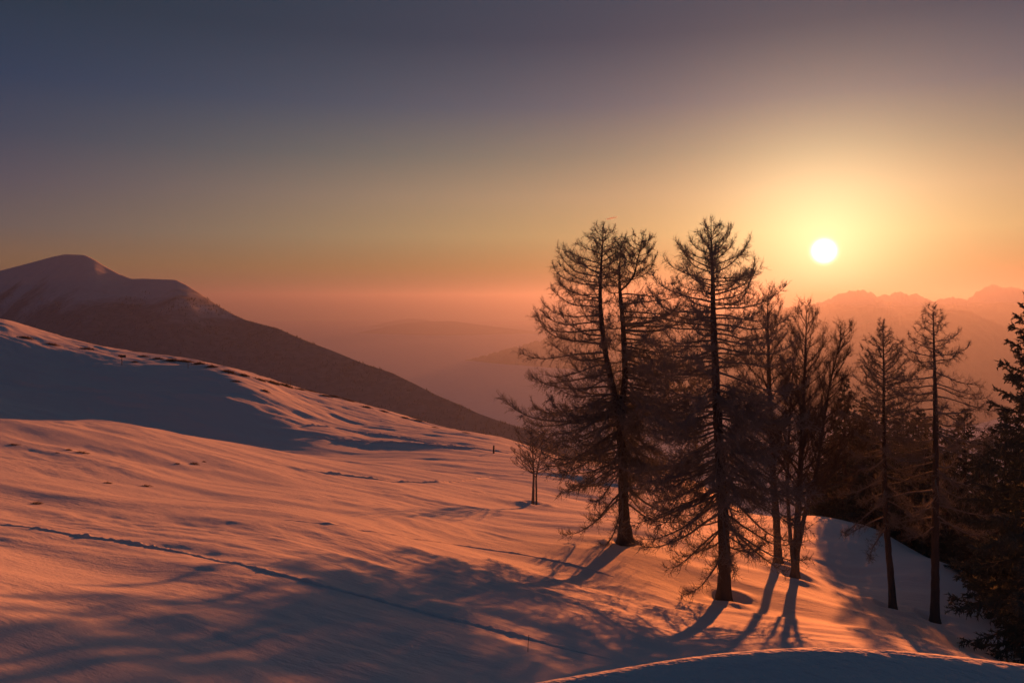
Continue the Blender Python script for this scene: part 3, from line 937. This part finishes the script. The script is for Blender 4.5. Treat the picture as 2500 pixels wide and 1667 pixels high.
def spruce_wood():
    """shaded stand on the slope behind the bare trees: two shapes, copied"""
    protos = []
    for seed, H, R in ((909, 18.0, 4.2), (910, 16.0, 3.8)):
        g, B, T, rng = spruce_parts(seed, H, R, 105, 11)
        T = dict(T, k3=8, r3=0.06, l3=0.34, r2=0.06)
        tm = g.mesh('trunk', True); tm.materials.append(M_LARCH)
        cg = Geo()
        for (L, path, r0, _) in B:
            q = bough_mesh(rng, path, r0, T, sides=4)
            cg.add(np.concatenate(q.v), np.concatenate(q.q), np.concatenate(q.t))
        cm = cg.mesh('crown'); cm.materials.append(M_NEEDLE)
        protos.append((H, tm, cm))
    rng = np.random.default_rng(77)
    spots = [(1940, 862, 86), (1985, 905, 80), (2010, 985, 84), (2060, 960, 74), (2090, 1010, 70), (2125, 955, 80), (2175, 985, 66), (2215, 930, 72), (2260, 985, 62), (2250, 1060, 56),
             (2310, 930, 58), (2200, 1080, 60), (1900, 1000, 92), (1870, 1040, 98), (1960, 1030, 96), (2040, 1040, 90), (2150, 1060, 84), (2345, 1010, 50), (2290, 1120, 50), (2400, 900, 46), (2460, 820, 60), (2380, 840, 66),
             (2005, 930, 77), (2030, 950, 82), (2075, 940, 88), (2110, 930, 92), (1968, 945, 92), (2150, 955, 90), (2095, 1000, 78),
             (1915, 960, 104), (1980, 1000, 106), (2050, 1000, 104), (2120, 1010, 100), (2190, 1000, 96), (2270, 1000, 90), (1890, 1090, 88), (1935, 1100, 84), (2000, 1110, 78), (2070, 1130, 70), (2140, 1140, 66), (2230, 1150, 56)]
    for k, (dx, dy, dist) in enumerate(spots):
        u, v = ray(dx, dy)
        x, y = u * dist, dist
        z = float(height(x, y))
        H, tm, cm = protos[k % 2]
        hh = max(5.0, -v * dist - z)
        s = hh / H
        root = empty('spruce_tree', (x, y, z - 0.15))
        root.rotation_euler = (0, 0, rng.uniform(0, 6.28))
        sx = s ** 0.75 * rng.uniform(0.9, 1.15)
        root.scale = (sx, sx, s)
        tag(root, 'dark spruce in the crowded shaded stand downhill of the bare trees', 'tree', 'spruces in the shaded stand')
        link('trunk', tm, None, root)
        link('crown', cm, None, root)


forked_larch()
tall_larch()
slope_larches()
cluster_trees()
small_bare_tree()
big_spruce()
spruce_wood()


# ------------------------------------------------------------------ forest on the far hill (one mass)
def hill_forest():
    rng = np.random.default_rng(55)
    nr, nc = HV.shape[:2]
    vs, ts = [], []
    N = 16000
    i = (rng.random(N) ** 0.8 * (109)).astype(int); j = rng.random(N) * (nc - 2)
    # more of them along the skyline, where they show as a fringe
    i = np.concatenate([i, np.full(500, 108)]); j = np.concatenate([j, rng.random(500) * (nc - 2)])
    j0 = j.astype(int); fj = (j - j0)[:, None]
    fi = rng.random(len(i))[:, None]
    a = HV[i, j0] * (1 - fj) + HV[i, j0 + 1] * fj
    i2 = np.minimum(i + 1, nr - 1)
    bb = HV[i2, j0] * (1 - fj) + HV[i2, j0 + 1] * fj
    p = a * (1 - fi) + bb * fi
    keep = (p[:, 2] + 55 * fbm(p[:, 0] / 160, p[:, 1] / 160, 3, 91) < 5)
    keep &= fbm(p[:, 0] / 90, p[:, 1] / 90, 3, 95) > -0.16
    p = p[keep]
    n = len(p)
    h = rng.uniform(3.5, 8, n) * (0.8 + 0.5 * perlin(p[:, 0] / 60, p[:, 1] / 60, 4)); r = h * rng.uniform(0.16, 0.24, n)
    ang = rng.uniform(0, 6.28, n)
    V = np.empty((n, 6, 3))
    for k in range(5):
        V[:, k, 0] = p[:, 0] + r * np.cos(ang + k * 1.2566)
        V[:, k, 1] = p[:, 1] + r * np.sin(ang + k * 1.2566)
        V[:, k, 2] = p[:, 2] - 0.5 + rng.uniform(0, 1.2, n)
    V[:, 5] = p; V[:, 5, 2] += h
    t = np.array([[k, (k + 1) % 5, 5] for k in range(5)])
    T = (np.arange(n)[:, None, None] * 6 + t[None]).reshape(-1, 3)
    o = link('hill_forest', mesh_np('hill_forest', V.reshape(-1, 3), tris=T), M_HILLWOOD)
    tag(o, 'far-off conifer wood covering the hazy hill', 'forest', kind='stuff')


hill_forest()


# ------------------------------------------------------------------ snow bank before the camera
def snow_bank():
    crest = [(200, 1790), (700, 1680), (1000, 1610), (1230, 1568), (1400, 1547), (1550, 1525), (1700, 1509), (1800, 1502), (1930, 1498), (2100, 1507), (2250, 1519), (2352, 1529), (2600, 1556), (3000, 1620)]
    cu = np.array([ray(*c)[0] for c in crest]); cv = np.array([ray(*c)[1] for c in crest])
    D = 3.0
    x = np.linspace(cu[0] * D, cu[-1] * D, 300)
    zc = -np.interp(x / D, cu, cv) * D
    k = np.hanning(41); k /= k.sum()
    zc = np.convolve(np.pad(zc, 20, mode='edge'), k, 'valid')
    s = np.concatenate([np.linspace(-2.4, -0.3, 30, endpoint=False), np.linspace(-0.3, 0.3, 90, endpoint=False), np.linspace(0.3, 2.4, 20)])
    S, X = np.meshgrid(s, x, indexing='ij')
    Rr = 0.055
    soft = np.sqrt(S ** 2 + Rr ** 2) - Rr
    prof = np.where(S < 0, -0.24 * soft, -0.66 * soft) - 0.012
    Z = zc[None] + prof + 0.02 * fbm(X / 0.7, S / 0.5, 3, 81) * smooth(0.0, 0.6, np.abs(S)) + 0.0022 * fbm(X / 0.035, S / 0.035, 2, 83)
    Y = D + S + 0.06 * np.sin(X * 1.3)
    me = mesh_np('snow_bank', np.stack([X, Y, Z], -1).reshape(-1, 3), grid_quads(*S.shape), smooth_shade=True)
    tag(link('snow_bank', me, M_BANKSNOW), kind='structure')


snow_bank()


# ------------------------------------------------------------------ tracks: low churned ridges of snow
def trail(pts_d, w, h, seed, step=0.2, name='ski_track'):
    rng = np.random.default_rng(seed)
    pts = np.array([hit(*p) for p in pts_d])[:, :2]
    c = np.concatenate([[0], np.cumsum(np.linalg.norm(np.diff(pts, axis=0), axis=1))])
    n = int(c[-1] / step)
    s = np.linspace(0, c[-1], n)
    xy = np.stack([np.interp(s, c, pts[:, k]) for k in range(2)], -1)
    kk = np.hanning(15); kk /= kk.sum()
    xy = np.stack([np.convolve(np.pad(xy[:, j], 7, mode='edge'), kk, 'valid') for j in range(2)], -1)
    xy[:, 1] += 0.12 * w / 0.3 * np.cumsum(rng.normal(0, 0.25, n)) * 0.15
    tg = unit(np.gradient(xy, axis=0))
    nm = np.stack([-tg[:, 1], tg[:, 0]], -1)
    offs = np.array([-0.5, -0.28, -0.08, 0.12, 0.3, 0.5]) * w
    hh = np.array([-0.5, 0.45, 0.75, 1.0, 0.7, -0.5]) * h
    V = np.zeros((n, 6, 3))
    lump = (0.45 + 1.5 * np.abs(perlin(s / (step * 3.1), s * 0 + seed, 3)) + 0.5 * rng.random(n)) * np.minimum(1, np.minimum(s, c[-1] - s) / 3.0 + 0.05)
    for k in range(6):
        q = xy + nm * (offs[k] * (1 + 0.2 * rng.standard_normal(n)))[:, None]
        V[:, k, :2] = q
        V[:, k, 2] = height(q[:, 0], q[:, 1]) + hh[k] * (lump * rng.uniform(0.75, 1.25, n) if 0 < k < 5 else 1)
    me = mesh_np(name, V.reshape(-1, 3), grid_quads(n, 6))
    tag(link(name, me, M_SNOW), kind='structure')


trail([(-60, 1196), (0, 1205), (130, 1222), (300, 1246), (450, 1276), (600, 1310), (750, 1348), (900, 1386), (1050, 1424), (1200, 1462), (1330, 1495), (1420, 1515)], 0.30, 0.075, 1, 0.12)
trail([(690, 1076), (780, 1090), (860, 1101), (940, 1107), (1010, 1107), (1080, 1102), (1130, 1094)], 0.5, 0.16, 2, 0.25, 'footprint_trail')
trail([(700, 1005), (800, 1012), (900, 1016), (1000, 1024), (1070, 1030), (1130, 1036), (1180, 1042)], 0.7, 0.26, 3, 0.35, 'footprint_trail')
trail([(690, 978), (780, 985), (880, 998), (960, 1012), (1040, 1024), (1130, 1032)], 0.7, 0.24, 4, 0.35, 'footprint_trail')
trail([(620, 1190), (760, 1205), (900, 1228), (1050, 1250), (1180, 1270), (1300, 1292), (1420, 1325)], 0.24, 0.055, 5, 0.2, 'footprint_trail')


# ------------------------------------------------------------------ small things on the snow
def fence_post():
    p = hit(1134, 1041)
    root = empty('fence_post', p)
    tag(root, 'short thick wooden post standing alone by the footprints on the snow', 'post')
    rng = np.random.default_rng(3)
    g = Geo()
    g.tube(np.array([[0, 0, -0.3], [0, 0, 0.5], [0.01, 0, 1.02], [0.012, 0, 1.28], [0.012, 0, 1.31]]), np.array([0.15, 0.145, 0.14, 0.135, 0.01]), 9, 0.04, rng)
    link('pole', g.mesh('pole', True), M_WOOD, root)
    g = Geo()
    g.tube(np.array([[0.012, 0, 1.28], [0.012, 0, 1.34], [0.012, 0, 1.36]]), np.array([0.17, 0.165, 0.01]), 9, 0.03, rng)
    link('snow_cap', g.mesh('snow_cap', True), M_SNOW, root)


def box_geo(cx, cy_, cz, sx, sy, sz):
    v = np.array([[x, y, z] for x in (-1, 1) for y in (-1, 1) for z in (-1, 1)], float) * np.array([sx, sy, sz]) / 2 + np.array([cx, cy_, cz])
    q = np.array([[0, 1, 3, 2], [4, 6, 7, 5], [0, 4, 5, 1], [2, 3, 7, 6], [0, 2, 6, 4], [1, 5, 7, 3]])
    return v, q


def signpost():
    p = hit(280, 838)
    root = empty('signpost', p)
    root.rotation_euler = (0, 0, 0.25)
    tag(root, 'wooden signpost with two boards beside the ridge path', 'signpost')
    sc = p[1] / 195.0
    g = Geo(); g.tube(np.array([[0, 0, -0.3], [0, 0, 1.2], [0, 0, 2.45]]) * sc, np.array([0.09, 0.085, 0.08]) * sc, 8)
    link('post', g.mesh('post', True), M_WOOD, root)
    g = Geo(); v, q = box_geo(0.25, -0.12, 2.15, 1.35, 0.05, 0.62); g.add(v * sc, q)
    link('board', g.mesh('board'), M_WOOD, root)
    g = Geo()                                           # pointed board to the left
    v = np.array([[-0.95, -0.19, 2.28], [-0.7, -0.19, 2.5], [0.1, -0.19, 2.5], [0.1, -0.19, 2.06], [-0.7, -0.19, 2.06]]) * sc
    v2 = v + np.array([0, 0.045, 0])
    q = np.array([[k, (k + 1) % 5, 5 + (k + 1) % 5, 5 + k] for k in range(5)] + [[1, 2, 3, 4], [9, 8, 7, 6]])
    t = np.array([[0, 1, 4], [5, 9, 6]])
    g.add(np.concatenate([v, v2]), q, t)
    link('board', g.mesh('board'), M_WOOD, root)


def thin_pole(dx, dy, h, r, label, lean=0.0, name='marker_pole'):
    p = hit(dx, dy)
    rng = np.random.default_rng(int(dx))
    g = Geo()
    g.tube(np.array([[0, 0, -0.2], [lean * 0.4, 0, h * 0.5], [lean, 0.01, h]]), np.array([r, r * 0.95, r * 0.8]), 7, 0.05, rng)
    g.tube(np.array([[lean, 0.01, h - 0.01], [lean, 0.01, h + r], [lean, 0.01, h + r * 1.2]]), np.array([r * 0.85, r * 0.6, 0.003]), 7)
    o = link(name, g.mesh(name, True), M_WOOD, None, p)
    tag(o, label, 'pole')


def tuft(dx, dy, wdt, h, label, seed, name='grass_tuft', cat='grass tuft', group=None, n=140, mat=None):
    rng = np.random.default_rng(seed)
    p = hit(dx, dy)
    x = rng.normal(0, wdt * 0.3, n); y = rng.normal(0, wdt * 0.18, n)
    z0 = height(p[0] + x, p[1] + y) - p[2]
    p0 = np.stack([x, y, z0 - 0.03], -1)
    dr = unit(np.stack([rng.normal(0.25, 0.5, n), rng.normal(0, 0.4, n), rng.uniform(0.3, 1.0, n)], -1))
    L = h * rng.uniform(0.4, 1.1, n) * np.exp(-(x / (wdt * 0.5)) ** 2)
    mid = p0 + dr * (L * 0.6)[:, None]
    d2 = unit(dr + np.array([0.5, 0, -0.45]) * rng.uniform(0.2, 1.2, (n, 1)))
    g = Geo()
    rr = np.full(n, max(0.006, wdt * 0.012))
    g.segs(p0, mid, rr, rr * 0.8)
    g.cones(mid, mid + d2 * (L * 0.5)[:, None], rr * 0.8)
    o = link(name, g.mesh(name), mat or M_GRASS, None, p)
    tag(o, label, cat, group)


fence_post()
signpost()
thin_pole(667, 889, 2.6, 0.05, 'thin tall marker pole on the snowy ridge among low shrubs')
thin_pole(432, 846, 1.2, 0.07, 'short thin stake beside the ridge path, past the signpost')
thin_pole(1212, 1496, 0.42, 0.008, 'thin bare stick poking out of the shadowed snow', 0.03, 'dry_stick')
for k, (dx, dy, wd, h) in enumerate(((32, 1022, 0.9, 0.22), (158, 1034, 0.5, 0.2), (188, 1040, 1.0, 0.25), (132, 1040, 0.5, 0.12), (407, 1066, 0.5, 0.16), (446, 1066, 0.8, 0.25), (468, 1061, 0.4, 0.15), (247, 1110, 0.55, 0.2), (335, 1117, 0.8, 0.18))):
    tuft(dx, dy, wd, h, 'tuft of dry grass sticking out of the drifted snow below the field crest', 20 + k, group='grass tufts below the field crest')
tuft(84, 1157, 0.55, 0.24, 'lone tuft of dry grass uphill of the long ski track', 40)
shrubs = [(330, 817, 3.0, 0.5), (362, 822, 3.5, 0.6), (395, 826, 4.5, 0.8), (425, 829, 5.0, 0.9), (455, 834, 4.0, 0.8), (485, 841, 3.0, 0.6), (528, 854, 4.0, 0.7), (560, 861, 3.0, 0.6), (598, 871, 3.0, 0.5),
          (628, 878, 4.0, 0.7), (655, 885, 4.5, 0.8), (690, 893, 3.0, 0.5), (716, 897, 3.5, 0.5), (748, 908, 3.2, 0.5), (768, 905, 4.0, 0.5), (800, 918, 4.0, 0.5), (842, 933, 3.0, 0.4), (882, 944, 2.6, 0.4), (930, 958, 2.4, 0.35),
          (960, 964, 3.2, 0.35), (1000, 980, 2.0, 0.3), (1070, 992, 1.8, 0.3), (610, 898, 2.0, 0.4), (540, 875, 2.4, 0.4), (310, 830, 2.2, 0.4), (120, 790, 4.0, 0.6), (60, 775, 4.0, 0.6), (200, 800, 4.0, 0.6)]
for k, (dx, dy, wd, h) in enumerate(shrubs):
    tuft(dx, dy + 2, wd, h, 'low dark shrub poking through thin snow along the windswept ridge', 60 + k, 'low_shrub', 'shrub', 'low shrubs along the ridge', n=260)


# ------------------------------------------------------------------ contrail, far outside the haze
def contrail():
    u0, v0 = ray(1393, 504); u1, v1 = ray(1419, 498)
    D = 62000.0
    a = np.array([u0 * D, D, -v0 * D]); b_ = np.array([u1 * D, D + 300, -v1 * D])
    t = np.linspace(0, 1, 24)[:, None]
    path = a + (b_ - a) * t
    path[:, 2] += 14 * np.sin(t[:, 0] * 2.6)
    g = Geo(); g.tube(path, 14 + 34 * np.sin(np.pi * np.linspace(0.12, 0.97, 24)), 8)
    m, b, p, out = material('contrail_vapour')
    p.inputs['Base Color'].default_value = (0.95, 0.95, 0.95, 1)
    p.inputs['Roughness'].default_value = 1.0
    tr = b.n('ShaderNodeBsdfTranslucent'); tr.inputs[0].default_value = (1, 1, 1, 1)
    mx = b.n('ShaderNodeMixShader'); mx.inputs[0].default_value = 0.6
    b.t.links.new(p.outputs[0], mx.inputs[1]); b.t.links.new(tr.outputs[0], mx.inputs[2]); b.t.links.new(mx.outputs[0], out.inputs[0])
    tag(link('contrail', g.mesh('contrail', True), m), 'short thin white contrail in the open sky', 'contrail')


contrail()


# ------------------------------------------------------------------ haze
def haze():
    v, q = box_geo(0, 0, (HAZE_TOP + FLOOR_Z - 45) / 2, HAZE_R * 2, HAZE_R * 2, HAZE_TOP - (FLOOR_Z - 45))
    me = mesh_np('haze', v, q)
    m = bpy.data.materials.new('haze')
    m.use_nodes = True
    b = NB(m.node_tree)
    out = b.n('ShaderNodeOutputMaterial')
    pv = b.n('ShaderNodeVolumePrincipled')
    pv.inputs['Color'].default_value = (0.34, 0.43, 0.66, 1)
    pv.inputs['Density'].default_value = HAZE_DENSITY
    pv.inputs['Anisotropy'].default_value = HAZE_G
    b.t.links.new(pv.outputs[0], out.inputs['Volume'])
    tag(link('haze', me, m), 'warm evening haze filling the valley', 'haze', kind='stuff')


haze()
